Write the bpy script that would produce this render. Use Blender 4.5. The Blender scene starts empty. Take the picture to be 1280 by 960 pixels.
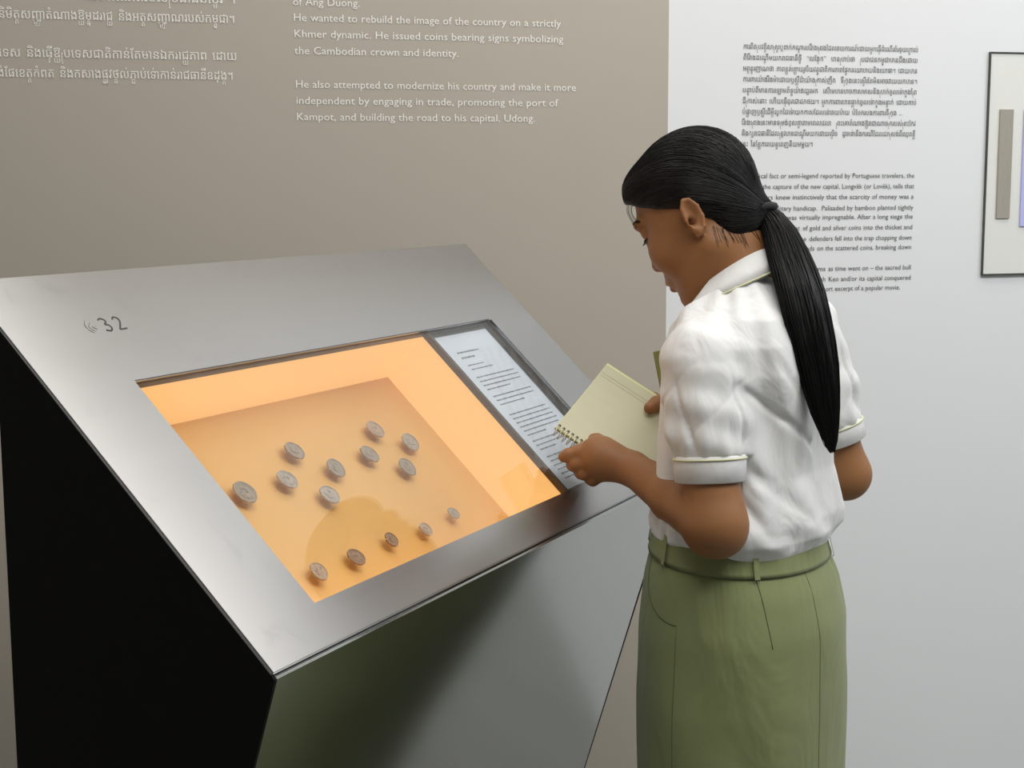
import bpy, bmesh, math, random
import numpy as np
from mathutils import Matrix, Vector
from mathutils.geometry import delaunay_2d_cdt

sc = bpy.context.scene
COL = sc.collection
R = math.radians
random.seed(4)
rng = np.random.default_rng(7)

# ------------------------------------------------------------------ camera
CAM_H = 1.41
YAW, PITCH, ROLL = -0.2438, 0.1328, -0.0043          # the wall runs along +X, the camera looks a little to the right
cam_d = bpy.data.cameras.new('camera')
cam = bpy.data.objects.new('camera', cam_d)
COL.objects.link(cam)
cam_d.sensor_width = 36.0
cam_d.lens = 36.0 * 1833.5 / 1280.0
cam_d.clip_start = 0.05
_fw = Vector((0, math.cos(PITCH), -math.sin(PITCH)))
_up = Vector((0, math.sin(PITCH), math.cos(PITCH)))
_rt = Vector((1, 0, 0))
_r2 = math.cos(ROLL) * _rt + math.sin(ROLL) * _up
_u2 = -math.sin(ROLL) * _rt + math.cos(ROLL) * _up
_m = Matrix((_r2, _u2, -_fw)).transposed().to_4x4()
cam.matrix_world = Matrix.Translation((0, 0, CAM_H)) @ Matrix.Rotation(YAW, 4, 'Z') @ _m
sc.camera = cam

# ------------------------------------------------------------------ colour management, world, lights
sc.view_settings.view_transform = 'Standard'
sc.view_settings.look = 'None'
sc.view_settings.exposure = 0.07
sc.view_settings.gamma = 1.0
sc.view_settings.use_curve_mapping = False
world = bpy.data.worlds.new('world')
sc.world = world
world.use_nodes = True
world.node_tree.nodes['Background'].inputs[0].default_value = (0.75, 0.78, 0.82, 1)
world.node_tree.nodes['Background'].inputs[1].default_value = 0.05

def area(name, loc, target, sx, sy, watts, col=(1, 1, 1)):
    l = bpy.data.lights.new(name, 'AREA')
    l.shape = 'RECTANGLE'; l.size = sx; l.size_y = sy; l.energy = watts; l.color = col
    o = bpy.data.objects.new(name, l); COL.objects.link(o)
    o.location = loc
    o.rotation_euler = (Vector(target) - Vector(loc)).to_track_quat('-Z', 'Y').to_euler()
    return o
CEIL = 2.9
area('ceiling_lamp', (0.9, 0.7, CEIL - 0.04), (0.9, 0.7, 0), 2.2, 1.2, 45, (1.0, 0.98, 0.95))
area('ceiling_lamp', (3.0, 1.2, CEIL - 0.04), (2.7, 1.9, 0.6), 1.4, 1.0, 56, (0.93, 0.97, 1.0))
area('wall_washer', (1.0, 2.32, CEIL - 0.04), (1.0, 2.42, 0), 3.4, 0.60, 22, (1.0, 0.97, 0.93))

# ------------------------------------------------------------------ materials
def mat(name, col, rough=0.6, metal=0.0, spec=0.5, noise_amt=0.0, noise_scale=20.0, bump=0.0, bump_scale=200.0, stretch=(1, 1, 1), emit=None, emit_str=0.0, sheen=0.0, sss=0.0, coord='Object', rough_amt=0.0):
    m = bpy.data.materials.new(name); m.use_nodes = True
    nt = m.node_tree; b = nt.nodes['Principled BSDF']
    b.inputs['Base Color'].default_value = (*col, 1)
    b.inputs['Roughness'].default_value = rough
    b.inputs['Metallic'].default_value = metal
    b.inputs['Specular IOR Level'].default_value = spec
    if sheen: b.inputs['Sheen Weight'].default_value = sheen
    if sss:
        b.inputs['Subsurface Weight'].default_value = sss
        b.inputs['Subsurface Radius'].default_value = (0.012, 0.005, 0.003)
        b.inputs['Subsurface Scale'].default_value = 0.5
    if emit:
        b.inputs['Emission Color'].default_value = (*emit, 1)
        b.inputs['Emission Strength'].default_value = emit_str
    tc = nt.nodes.new('ShaderNodeTexCoord')
    mp = nt.nodes.new('ShaderNodeMapping'); mp.inputs['Scale'].default_value = stretch
    nt.links.new(tc.outputs[coord], mp.inputs['Vector'])
    n = nt.nodes.new('ShaderNodeTexNoise'); n.inputs['Scale'].default_value = noise_scale; n.inputs['Detail'].default_value = 5
    nt.links.new(mp.outputs[0], n.inputs['Vector'])
    if noise_amt:
        mx = nt.nodes.new('ShaderNodeMix'); mx.data_type = 'RGBA'
        mx.inputs[6].default_value = (*[c * (1 - noise_amt) for c in col], 1)
        mx.inputs[7].default_value = (*[min(1, c * (1 + noise_amt)) for c in col], 1)
        nt.links.new(n.outputs['Fac'], mx.inputs[0]); nt.links.new(mx.outputs[2], b.inputs['Base Color'])
    if rough_amt:
        mr = nt.nodes.new('ShaderNodeMapRange')
        mr.inputs[1].default_value = 0.3; mr.inputs[2].default_value = 0.7
        mr.inputs[3].default_value = max(0.02, rough - rough_amt); mr.inputs[4].default_value = rough + rough_amt
        nt.links.new(n.outputs['Fac'], mr.inputs[0]); nt.links.new(mr.outputs[0], b.inputs['Roughness'])
    if bump:
        n2 = nt.nodes.new('ShaderNodeTexNoise'); n2.inputs['Scale'].default_value = bump_scale; n2.inputs['Detail'].default_value = 4
        nt.links.new(mp.outputs[0], n2.inputs['Vector'])
        bp = nt.nodes.new('ShaderNodeBump'); bp.inputs['Strength'].default_value = bump; bp.inputs['Distance'].default_value = 0.002
        nt.links.new(n2.outputs['Fac'], bp.inputs['Height']); nt.links.new(bp.outputs[0], b.inputs['Normal'])
    return m

M = {}
M['taupe'] = mat('taupe_paint', (0.455, 0.41, 0.345), 0.55, noise_amt=0.03, noise_scale=3, bump=0.03, bump_scale=90)
M['white_wall'] = mat('white_wall_paint', (0.79, 0.80, 0.81), 0.6, noise_amt=0.015, noise_scale=2, bump=0.03, bump_scale=90)
M['room_wall'] = mat('room_paint', (0.62, 0.62, 0.61), 0.7)
M['ceiling'] = mat('ceiling_paint', (0.72, 0.72, 0.72), 0.8)
M['floor'] = mat('floor_stone', (0.22, 0.225, 0.21), 0.35, noise_amt=0.12, noise_scale=6)
M['vinyl_white'] = mat('white_vinyl', (0.93, 0.91, 0.87), 0.5)
M['vinyl_grey'] = mat('charcoal_vinyl', (0.10, 0.10, 0.10), 0.5)
M['black_panel'] = mat('black_laminate', (0.004, 0.0035, 0.0035), 0.6, spec=0.15)
M['dark_gap'] = mat('dark_gasket', (0.03, 0.03, 0.028), 0.6)
M['frame_bronze'] = mat('bronze_frame', (0.10, 0.075, 0.055), 0.4, metal=0.6)
M['tray_grey'] = mat('grey_tray', (0.16, 0.155, 0.145), 0.4, metal=0.5)
M['card'] = mat('label_card', (0.62, 0.65, 0.74), 0.5, noise_amt=0.02)
M['card_ink'] = mat('label_ink', (0.16, 0.17, 0.21), 0.6)
M['ink'] = mat('marker_ink', (0.03, 0.03, 0.03), 0.5)
M['scuff'] = mat('faded_ink', (0.22, 0.21, 0.20), 0.5)
M['board'] = mat('mount_board', (0.68, 0.385, 0.125), 0.5, noise_amt=0.04, noise_scale=9)
M['lightwall'] = mat('backlit_acrylic', (0.45, 0.33, 0.18), 0.5, emit=(1.0, 0.525, 0.175), emit_str=0.74)
M['frame_dark'] = mat('frame_dark_line', (0.06, 0.065, 0.06), 0.5)
M['panel_white'] = mat('panel_offwhite', (0.78, 0.78, 0.74), 0.5, noise_amt=0.01)
M['strip'] = mat('strip_taupe', (0.36, 0.33, 0.28), 0.6, noise_amt=0.1, noise_scale=30, stretch=(8, 1, 1))
M['lilac'] = mat('lilac_print', (0.50, 0.52, 0.88), 0.5)
M['pin'] = mat('acrylic_pin', (0.75, 0.60, 0.40), 0.15, spec=0.6)

def steel(name, col, rough):
    # brushed stainless steel: streaks along the brushing direction, a few smears
    m = mat(name, col, rough, metal=1.0)
    nt = m.node_tree; b = nt.nodes['Principled BSDF']
    tc = nt.nodes.new('ShaderNodeTexCoord')
    mp = nt.nodes.new('ShaderNodeMapping'); mp.inputs['Scale'].default_value = (2, 60, 60)
    nt.links.new(tc.outputs['Object'], mp.inputs['Vector'])
    n = nt.nodes.new('ShaderNodeTexNoise'); n.inputs['Scale'].default_value = 1.0; n.inputs['Detail'].default_value = 6
    nt.links.new(mp.outputs[0], n.inputs['Vector'])
    n2 = nt.nodes.new('ShaderNodeTexNoise'); n2.inputs['Scale'].default_value = 5.0; n2.inputs['Detail'].default_value = 6; n2.inputs['Roughness'].default_value = 0.65
    nt.links.new(tc.outputs['Object'], n2.inputs['Vector'])
    a1 = nt.nodes.new('ShaderNodeMath'); a1.operation = 'MULTIPLY_ADD'; a1.inputs[1].default_value = 0.02; a1.inputs[2].default_value = rough - 0.035
    nt.links.new(n.outputs['Fac'], a1.inputs[0])
    a2 = nt.nodes.new('ShaderNodeMath'); a2.operation = 'MULTIPLY_ADD'; a2.inputs[1].default_value = 0.04
    nt.links.new(n2.outputs['Fac'], a2.inputs[0]); nt.links.new(a1.outputs[0], a2.inputs[2])
    nt.links.new(a2.outputs[0], b.inputs['Roughness'])
    # faint finger smears
    n3 = nt.nodes.new('ShaderNodeTexNoise'); n3.inputs['Scale'].default_value = 9.0; n3.inputs['Detail'].default_value = 8; n3.inputs['Roughness'].default_value = 0.6; n3.inputs['Distortion'].default_value = 1.6
    nt.links.new(tc.outputs['Object'], n3.inputs['Vector'])
    mr = nt.nodes.new('ShaderNodeMapRange'); mr.inputs[1].default_value = 0.60; mr.inputs[2].default_value = 0.74; mr.inputs[3].default_value = 0.0; mr.inputs[4].default_value = 0.35
    nt.links.new(n3.outputs['Fac'], mr.inputs[0])
    mx = nt.nodes.new('ShaderNodeMix'); mx.data_type = 'RGBA'
    mx.inputs[6].default_value = (*col, 1); mx.inputs[7].default_value = (*[c * 0.72 for c in col], 1)
    nt.links.new(mr.outputs[0], mx.inputs[0]); nt.links.new(mx.outputs[2], b.inputs['Base Color'])
    return m
M['steel'] = steel('brushed_steel', (0.43, 0.425, 0.42), 0.26)
M['steel_low'] = steel('brushed_steel_front', (0.53, 0.54, 0.52), 0.15)

def glass_fac(nt):
    lw = nt.nodes.new('ShaderNodeLayerWeight'); lw.inputs[0].default_value = 0.5
    pw = nt.nodes.new('ShaderNodeMath'); pw.operation = 'POWER'; pw.inputs[1].default_value = 5.0
    ma = nt.nodes.new('ShaderNodeMath'); ma.operation = 'MULTIPLY_ADD'; ma.inputs[1].default_value = 0.9; ma.inputs[2].default_value = 0.035
    nt.links.new(lw.outputs['Facing'], pw.inputs[0]); nt.links.new(pw.outputs[0], ma.inputs[0])
    return ma
def glass_mat():
    m = bpy.data.materials.new('clear_glass'); m.use_nodes = True
    nt = m.node_tree; nt.nodes.clear()
    o = nt.nodes.new('ShaderNodeOutputMaterial'); t = nt.nodes.new('ShaderNodeBsdfTransparent'); g = nt.nodes.new('ShaderNodeBsdfGlossy')
    t.inputs[0].default_value = (0.97, 0.98, 0.97, 1); g.inputs['Roughness'].default_value = 0.01
    f = glass_fac(nt)
    mx = nt.nodes.new('ShaderNodeMixShader')
    nt.links.new(f.outputs[0], mx.inputs[0]); nt.links.new(t.outputs[0], mx.inputs[1]); nt.links.new(g.outputs[0], mx.inputs[2])
    nt.links.new(mx.outputs[0], o.inputs[0])
    return m
M['glass'] = glass_mat()

# ------------------------------------------------------------------ helpers
def obj(name, verts, faces, m, parent=None, smooth=False):
    me = bpy.data.meshes.new(name)
    me.from_pydata([tuple(v) for v in verts], [], [tuple(f) for f in faces])
    me.update()
    if smooth: me.shade_smooth()
    if m is not None: me.materials.append(m)
    o = bpy.data.objects.new(name, me); COL.objects.link(o)
    if parent is not None: o.parent = parent
    return o
def tag(o, label=None, cat=None, group=None, kind=None):
    if label: o['label'] = label
    if cat: o['category'] = cat
    if group: o['group'] = group
    if kind: o['kind'] = kind
    return o
def empty(name, loc=(0, 0, 0), rz=0.0):
    o = bpy.data.objects.new(name, None); COL.objects.link(o)
    o.location = loc; o.rotation_euler = (0, 0, rz); o.empty_display_size = 0.1
    return o
class MB:
    def __init__(s): s.v = []; s.f = []
    def add(s, v, f):
        k = len(s.v); s.v += [tuple(p) for p in v]; s.f += [tuple(i + k for i in q) for q in f]; return s
    def box(s, x0, x1, y0, y1, z0, z1, fn=None):
        v = [(x, y, z) for z in (z0, z1) for y in (y0, y1) for x in (x0, x1)]
        if fn: v = [fn(*p) for p in v]
        return s.add(v, [(0, 2, 3, 1), (4, 5, 7, 6), (0, 1, 5, 4), (2, 6, 7, 3), (0, 4, 6, 2), (1, 3, 7, 5)])
    def prism(s, poly, ext, fn):
        # poly: 2-D outline, ext: (e0, e1) along the third axis, fn(p, q, e) -> 3-D
        n = len(poly)
        v = [fn(p, q, e) for e in ext for p, q in poly]
        f = [tuple(range(n))[::-1], tuple(range(n, 2 * n))] + [(i, (i + 1) % n, n + (i + 1) % n, n + i) for i in range(n)]
        return s.add(v, f)
    def tube(s, pts, rad, n=8, cap=True):
        pts = [Vector(p) for p in pts]; k = len(pts)
        rad = rad if hasattr(rad, '__len__') else [rad] * k
        v = []; prev = None
        for i, p in enumerate(pts):
            t = (pts[min(i + 1, k - 1)] - pts[max(i - 1, 0)]).normalized()
            if prev is None:
                a = Vector((0, 0, 1)) if abs(t.z) < 0.9 else Vector((1, 0, 0))
                nn = (a - t * a.dot(t)).normalized()
            else:
                nn = (prev - t * prev.dot(t)).normalized()
            prev = nn; bb = t.cross(nn)
            for j in range(n):
                an = 2 * math.pi * j / n
                v.append(p + (nn * math.cos(an) + bb * math.sin(an)) * rad[i])
        f = [(i * n + j, i * n + (j + 1) % n, (i + 1) * n + (j + 1) % n, (i + 1) * n + j) for i in range(k - 1) for j in range(n)]
        if cap: f += [tuple(range(n))[::-1], tuple((k - 1) * n + j for j in range(n))]
        return s.add(v, f)
    def build(s, name, m, parent=None, smooth=False, bevel=0.0, seg=2):
        o = obj(name, s.v, s.f, m, parent, smooth)
        bm = bmesh.new(); bm.from_mesh(o.data); bmesh.ops.recalc_face_normals(bm, faces=bm.faces)
        if bevel:
            bmesh.ops.bevel(bm, geom=[e for e in bm.edges if e.is_manifold and e.calc_face_angle(0) > 0.5], offset=bevel, segments=seg, affect='EDGES', clamp_overlap=True)
        bm.to_mesh(o.data); bm.free()
        if smooth: o.data.shade_smooth()
        return o
def spline(pts, n):
    # Catmull-Rom through pts
    P = np.array(pts, float); k = len(P)
    Q = np.vstack([2 * P[0] - P[1], P, 2 * P[-1] - P[-2]])
    out = []
    for t in np.linspace(0, k - 1, n):
        i = min(int(t), k - 2); u = t - i
        a, b, c, d = Q[i], Q[i + 1], Q[i + 2], Q[i + 3]
        out.append(0.5 * ((2 * b) + (-a + c) * u + (2 * a - 5 * b + 4 * c - d) * u * u + (-a + 3 * b - 3 * c + d) * u ** 3))
    return np.array(out)

# ------------------------------------------------------------------ the room
WY = 2.9                    # the wall the photograph looks at
X0, X1, Y0 = -2.6, 4.6, -3.2
SPLIT = 1.055               # grey paint meets white paint here
def struct(o): o['kind'] = 'structure'; return o
struct(MB().box(X0, X1, Y0, WY, -0.08, 0).build('floor', M['floor']))
struct(MB().box(X0, X1, Y0, WY, CEIL, CEIL + 0.08).build('ceiling', M['ceiling']))
wall_grey = struct(MB().box(X0, SPLIT, WY, WY + 0.12, 0, CEIL).build('wall_back_grey', M['taupe']))
wall_white = struct(MB().box(SPLIT, X1, WY, WY + 0.12, 0, CEIL).build('wall_back_white', M['white_wall']))
struct(MB().box(X0 - 0.12, X0, Y0, WY, 0, CEIL).build('wall_left', M['room_wall']))
struct(MB().box(X1, X1 + 0.12, Y0, WY, 0, CEIL).build('wall_right', M['white_wall']))
struct(MB().box(X0, X1, Y0 - 0.12, Y0, 0, CEIL).build('wall_front', M['room_wall']))

# ------------------------------------------------------------------ lettering
GC = {}
def glyphs(s):
    """flat filled outline of a string at size 1: verts (n,2), faces, advance"""
    if s in GC: return GC[s]
    def mesh_of(t):
        c = bpy.data.curves.new('t', 'FONT'); c.body = t; c.resolution_u = 2; c.fill_mode = 'NONE'
        o = bpy.data.objects.new('t', c); COL.objects.link(o)
        dg = bpy.context.evaluated_depsgraph_get()
        me = o.evaluated_get(dg).to_mesh()
        # outlines of the bundled fonts overlap: refill them by winding number
        v = [Vector((p.co.x, p.co.y)) for p in me.vertices]; ed = [tuple(e.vertices) for e in me.edges]
        if not v: f = []
        else:
            S0 = np.array([v[a] for a, b in ed]); S1 = np.array([v[b] for a, b in ed])
            cv, ce, f, _, _, _ = delaunay_2d_cdt(v, ed, [], 0, 1e-5)
            C = np.array([sum((np.array(cv[i]) for i in t), np.zeros(2)) / len(t) for t in f])
            y = C[:, 1][:, None]; up = (S0[:, 1] <= y) & (S1[:, 1] > y); dn = (S0[:, 1] > y) & (S1[:, 1] <= y)
            cr = (S1[:, 0] - S0[:, 0]) * (y - S0[:, 1]) - (C[:, 0][:, None] - S0[:, 0]) * (S1[:, 1] - S0[:, 1])
            wn = (up & (cr > 0)).sum(1) - (dn & (cr < 0)).sum(1)
            f = [tuple(t) for t, w in zip(f, wn) if w != 0]; v = cv
        v = [(p[0], p[1]) for p in v]
        bpy.data.objects.remove(o); bpy.data.curves.remove(c)
        return v, f
    v, f = mesh_of(s)
    if 'H' not in GC and s != 'H': glyphs('H')
    if s == 'H': adv = 0.73
    else:
        w, _ = mesh_of(s + 'H')
        adv = max(p[0] for p in w) - max(p[0] for p in GC['H'][0])
    GC[s] = (v, f, adv)
    return GC[s]
PRE = {'\u17c1': '\u17c1', '\u17c2': '\u17c2', '\u17c3': '\u17c3'}
SPLITV = {'\u17be': ('\u17c1', '\u17b8', ''), '\u17bf': ('\u17c1', '\u17b9', '\u17b6'), '\u17c0': ('\u17c1', '\u17b8', '\u17b6'), '\u17c4': ('\u17c1', '', '\u17b6'), '\u17c5': ('\u17c1', '\u17cb', '\u17b6')}
ABOVE = set('\u17b7\u17b8\u17b9\u17ba\u17c6\u17c9\u17ca\u17cb\u17cc\u17cd\u17ce\u17cf\u17d0\u17bb\u17bc\u17bd')
def khmer_pieces(s):
    """split Khmer text into clusters -> [(string, dx, dy, scale)] laid along x"""
    out = []; x = 0.0; i = 0
    def put(t, dx=0.0, dy=0.0, k=1.0, adv=True, kx=1.0):
        nonlocal x
        out.append((t, x + dx, dy, k, kx))
        if adv: x += glyphs(t)[2] * k * kx
    while i < len(s):
        ch = s[i]; i += 1
        if ch == ' ': x += 0.42; continue
        subs = []; marks = []; pre = []; post = []
        while i < len(s):
            c = s[i]
            if c == '\u17d2' and i + 1 < len(s): subs.append(s[i + 1]); i += 2
            elif c in PRE: pre.append(c); i += 1
            elif c in SPLITV:
                a, b, d = SPLITV[c]; pre.append(a); marks += [b] if b else []; post += [d] if d else []; i += 1
            elif c in ABOVE: marks.append(c); i += 1
            elif c in '\u17b6\u17c7\u17c8': post.append(c); i += 1
            else: break
        for p in pre: put(p)
        if '\u179a' in subs: put('[', dy=-0.27, k=0.95, kx=0.55)
        bx = x; put(ch); w = x - bx
        for q in subs:
            if q == '\u179a': continue
            gw = glyphs(q)[2] * 0.6
            out.append((q, bx + (w - gw) / 2, -0.42, 0.6, 1.0))
        for mk in marks:
            dy = -0.22 if (mk in '\u17bb\u17bc\u17bd' and any(q != '\u179a' for q in subs)) else 0.0
            out.append((mk, x, dy, 1.0, 1.0))
        for p in post: put(p)
    return out, x
def line_mesh(s, khmer):
    V = []; F = []
    if khmer:
        ps, w = khmer_pieces(s)
    else:
        ps = []; x = 0.0
        for wd in s.split(' '):
            if wd: ps.append((wd, x, 0, 1, 1)); x += glyphs(wd)[2]
            x += 0.30
        w = x - 0.30
    for t, dx, dy, k, kx in ps:
        v, f, _ = glyphs(t); o = len(V)
        V += [(p[0] * k * kx + dx, p[1] * k + dy) for p in v]; F += [tuple(i + o for i in q) for q in f]
    return V, F, w
def lettering(name, lines, m, parent, put, khmer=False):
    """lines: (text, x_left, x_right, baseline, size); put(x, y) -> 3-D"""
    V = []; F = []
    for s, xl, xr, base, size in lines:
        v, f, w = line_mesh(s, khmer); o = len(V)
        kx = (xr - xl) / w
        V += [put(xl + p[0] * kx, base + p[1] * size) for p in v]; F += [tuple(i + o for i in q) for q in f]
    return obj(name, V, F, m, parent)
on_wall = lambda x, z: (x, WY - 0.0012, z)
lettering('khmer_lettering', [
    ('ដើមកំណើតរបស់ប្រជាជនខ្មែរ ។', -0.0900, 0.1841, 1.7592, 0.0235),
    ('និមិត្តសញ្ញាតំណាងឱ្យម្កុដរាជ្យ និងអត្តសញ្ញាណរបស់កម្ពុជា។', -0.2464, 0.1816, 1.7232, 0.0235),
    ('រទេស និងធ្វើឱ្យប្រទេសជាតិកាន់តែមានឯករាជ្យភាព ដោយ', -0.2552, 0.1837, 1.6539, 0.0235),
    ('ង់ផែខេត្តកំពត និងកសាងផ្លូវថ្នល់ភ្ជាប់ទៅកាន់រាជធានីឧដុង្គ។', -0.2527, 0.1755, 1.6173, 0.0235),
], M['vinyl_white'], wall_grey, on_wall, True)
lettering('english_lettering', [
    ('of Ang Duong.', 0.2910, 0.4210, 1.7594, 0.0207),
    ('He wanted to rebuild the image of the country on a strictly', 0.2913, 0.8255, 1.7298, 0.0207),
    ('Khmer dynamic. He issued coins bearing signs symbolizing', 0.2915, 0.8305, 1.6992, 0.0207),
    ('the Cambodian crown and identity.', 0.2923, 0.6161, 1.6676, 0.0207),
    ('He also attempted to modernize his country and make it more', 0.2923, 0.8575, 1.6040, 0.0207),
    ('independent by engaging in trade, promoting the port of', 0.2927, 0.8188, 1.5730, 0.0207),
    ('Kampot, and building the road to his capital, Udong.', 0.2928, 0.7719, 1.5420, 0.0207),
], M['vinyl_white'], wall_grey, on_wall)
lettering('khmer_lettering', [(s, a, b, 1.6944 - 0.02221 * i, 0.0150) for i, (s, a, b) in enumerate([
    ('ការពិតប្រវត្តិសាស្ត្រឬពាក់កណ្តាលរឿងព្រេងដែលរាយការណ៍ដោយអ្នកធ្វើដំណើរព័រទុយហ្គាល់', 1.2185, 1.6203),
    ('ពីរឿងដណ្តើមយករាជធានីថ្មី  “លង្វែក”  បានប្រាប់ថា  ប្រជាជនកម្ពុជាបានដឹងដោយ', 1.2185, 1.6200),
    ('អព្ភន្តរញាណថា ភាពខ្សត់ខ្សោយរូបិយវត្ថុជាពិការភាពផ្នែកនយោបាយនិងយោធា។ ដោយបាន', 1.2185, 1.6200),
    ('ការពារយ៉ាងរឹងមាំដោយឫស្សីដាំយ៉ាងក្រាស់ញឹក  ទីក្រុងនេះស្ទើរតែមិនអាចវាយយកបាន។', 1.2185, 1.6205),
    ('បន្ទាប់ពីមានការឡោមព័ទ្ធយ៉ាងយូរមក  សៀមបានបាចកាសមាសនិងប្រាក់ចូលទៅក្នុងព្រៃ', 1.2185, 1.6200),
    ('ដ៏ក្រាស់នោះ ហើយធ្វើពុតជាដកថយ។ អ្នកការពារបានធ្លាក់ចូលទៅក្នុងអន្ទាក់ ដោយកាប់', 1.2185, 1.6200),
    ('បំផ្លាញឫស្សីដើម្បីលូកដៃទៅយកកាសដែលនៅរាយប៉ាយ បំបែករបងការពារទីក្រុង ...', 1.2185, 1.5876),
    ('រឿងព្រេងនេះមានទម្រង់ខុសគ្នាតាមពេលវេលា  ព្រះគោតំណាងឱ្យរាជាណាចក្ររបស់ព្រះកែវ', 1.2180, 1.6197),
    ('និង/ឬរាជធានីដែលត្រូវបានដណ្តើមយកដោយល្បិច  ដូចទៅនឹងករណីដែលដកស្រង់ពីឈុតខ្លី', 1.2180, 1.6196),
    ('នេះ នៃខ្សែភាពយន្តពេញនិយមមួយ។', 1.2170, 1.3805)])], M['vinyl_grey'], wall_white, on_wall, True)
_we = []
for s0, s1, xs, z, xr in [
    ('Histori', 'cal fact or semi-legend reported by Portuguese travelers, the', 1.2625, 1.4285, 1.6205),
    ('during', 'the capture of the new capital, Longvêk (or Lovêk), tells that', 1.2674, 1.4059, 1.6205),
    ('the Khmers', 'knew instinctively that the scarcity of money was a', 1.2975, 1.3837, 1.6201),
    ('political & mili', 'tary handicap.  Palisaded by bamboo planted tightly', 1.3105, 1.3601, 1.6202),
    ('its walls, the city was', 'virtually impregnable. After a long siege the', 1.3529, 1.3408, 1.6197),
    ('Siamese scattered a lot', 'of gold and silver coins into the thicket and', 1.3607, 1.3180, 1.6198),
    ('withdrew. Greedily the', 'defenders fell into the trap chopping down', 1.3765, 1.2953, 1.6188),
    ('the groves to lay their hands', 'on the scattered coins, breaking down', 1.3955, 1.2748, 1.6186),
    ('The legend takes other forms', 'as time went on – the sacred bull', 1.4226, 1.2308, 1.6194),
    ('standing for the kingdom of Preah', 'Keo and/or its capital conquered', 1.4233, 1.2083, 1.6198),
    ('by ruse, as one sees here in this s', 'hort excerpt of a popular movie.', 1.4103, 1.1875, 1.5947)]:
    gap = 0.0008 if s1[:3] in ('cal', 'tar', 'hor') else 0.006
    _we += [(s0, 1.2190, xs - gap, z, 0.0145), (s1, xs, xr, z, 0.0145)]
lettering('english_lettering', _we, M['vinyl_grey'], wall_white, on_wall)

# ------------------------------------------------------------------ framed panel on the white wall
fp = empty('framed_panel', (1.79, WY, 1.2135))
tag(fp, 'off-white framed panel with thin dark border on the white wall', 'wall panel')
PW, PH, PD = 0.78, 0.4845, 0.007
MB().box(0.004, PW - 0.004, -PD + 0.003, 0, 0.004, PH - 0.004).build('backing', M['panel_white'], fp)
MB().box(0, 0.0022, -PD, 0, 0, PH).build('frame_edge', M['frame_dark'], fp)
MB().box(PW - 0.0022, PW, -PD, 0, 0, PH).build('frame_edge', M['frame_dark'], fp)
MB().box(0.0022, PW - 0.0022, -PD, 0, 0, 0.0022).build('frame_edge', M['frame_dark'], fp)
MB().box(0.0022, PW - 0.0022, -PD, 0, PH - 0.0022, PH).build('frame_edge', M['frame_dark'], fp)
tag(MB().box(0.029, 0.0615, -PD - 0.001, -PD + 0.003, 0.126, 0.362).build('printed_strip', M['strip'], fp), 'taupe printed strip')
tag(MB().box(0.0885, 0.42, -PD - 0.001, -PD + 0.003, 0.108, 0.362).build('printed_picture', M['lilac'], fp), 'lilac printed area')

# ------------------------------------------------------------------ the display case
CL, CB, TH, FZ = 1.0896, 0.5307, 0.764, 0.9504
cT, sT = math.cos(TH), math.sin(TH)
U_ANG = math.pi / 2 - (0.468 - YAW)
KS = 1.02                                             # overall size of the case
Fc = Vector((-0.2272, 1.35, 0)) * KS; Fc.rotate(Matrix.Rotation(YAW, 3, 'Z'))
CZ = CAM_H - KS * (CAM_H - 0.9504) - KS * 0.9504       # so that the front edge is 0.94 m high
case = empty('display_case', (Fc.x, Fc.y, CZ), U_ANG)
case.scale = (KS, KS, KS)
Z0 = -CZ / KS                                         # the floor in case coordinates
tag(case, 'sloping brushed steel display case with a glowing amber coin window', 'display case')
case_m = Matrix.Translation((Fc.x, Fc.y, CZ)) @ Matrix.Rotation(U_ANG, 4, 'Z') @ Matrix.Scale(KS, 4)
def P(a, b, h): return (a, b * cT - h * sT, FZ + b * sT + h * cT)     # panel coordinates: along, up the slope, out of it
WA0, WA1, WB0, WB1, DIV = 0.122, 0.953, 0.051, 0.367, 0.757
def ring(mb, o, i, h0, h1):
    """rectangular ring, o/i = (a0,a1,b0,b1) outer/inner, from h0 to h1"""
    def corners(r, h): return [P(r[0], r[2], h), P(r[1], r[2], h), P(r[1], r[3], h), P(r[0], r[3], h)]
    v = corners(o, h0) + corners(i, h0) + corners(o, h1) + corners(i, h1)
    f = []
    for k in range(4):
        n = (k + 1) % 4
        f += [(k, 4 + k, 4 + n, n), (8 + k, 8 + n, 12 + n, 12 + k), (k, n, 8 + n, 8 + k), (4 + k, 12 + k, 12 + n, 4 + n)]
    return mb.add(v, f)
TK = 0.005
top = ring(MB(), (0.0, CL, 0.002, CB), (WA0, WA1, WB0, WB1), -TK, 0).build('top_panel', M['steel'], case, bevel=0.0012)
# sloping lower front, vertical foot, sides, back
ZF, YF = 0.22, (FZ - 0.22) * math.tan(0.2977)
fr = MB()
tn = math.tan(0.2977)
fr.prism([(0.0012, FZ - 0.0048), (YF, ZF), (YF + 0.006, ZF), (0.012, FZ - 0.030), (0.012, FZ + 0.0022)], (0.004, CL - 0.004), lambda y, z, x: (x, y, z))
fr.build('front_panel', M['steel_low'], case, bevel=0.0008)
MB().box(0.004, CL - 0.004, YF + 0.012, 0.3404, Z0, ZF).build('plinth', M['black_panel'], case)
MB().box(0.004, CL - 0.004, 0.3406, 0.3414, Z0, 1.262).build('back_panel', M['black_panel'], case)
side = [(0.0004, FZ - 0.0055), (CB * cT - 0.001, FZ + CB * sT - 0.0045), (0.3414, 1.262), (0.3414, Z0), (YF, Z0), (YF, ZF)]
for x0, x1 in ((0.0, 0.004), (CL - 0.004, CL)):
    MB().prism(side, (x0, x1), lambda y, z, x: (x, y, z)).build('side_panel', M['black_panel'], case)
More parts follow.
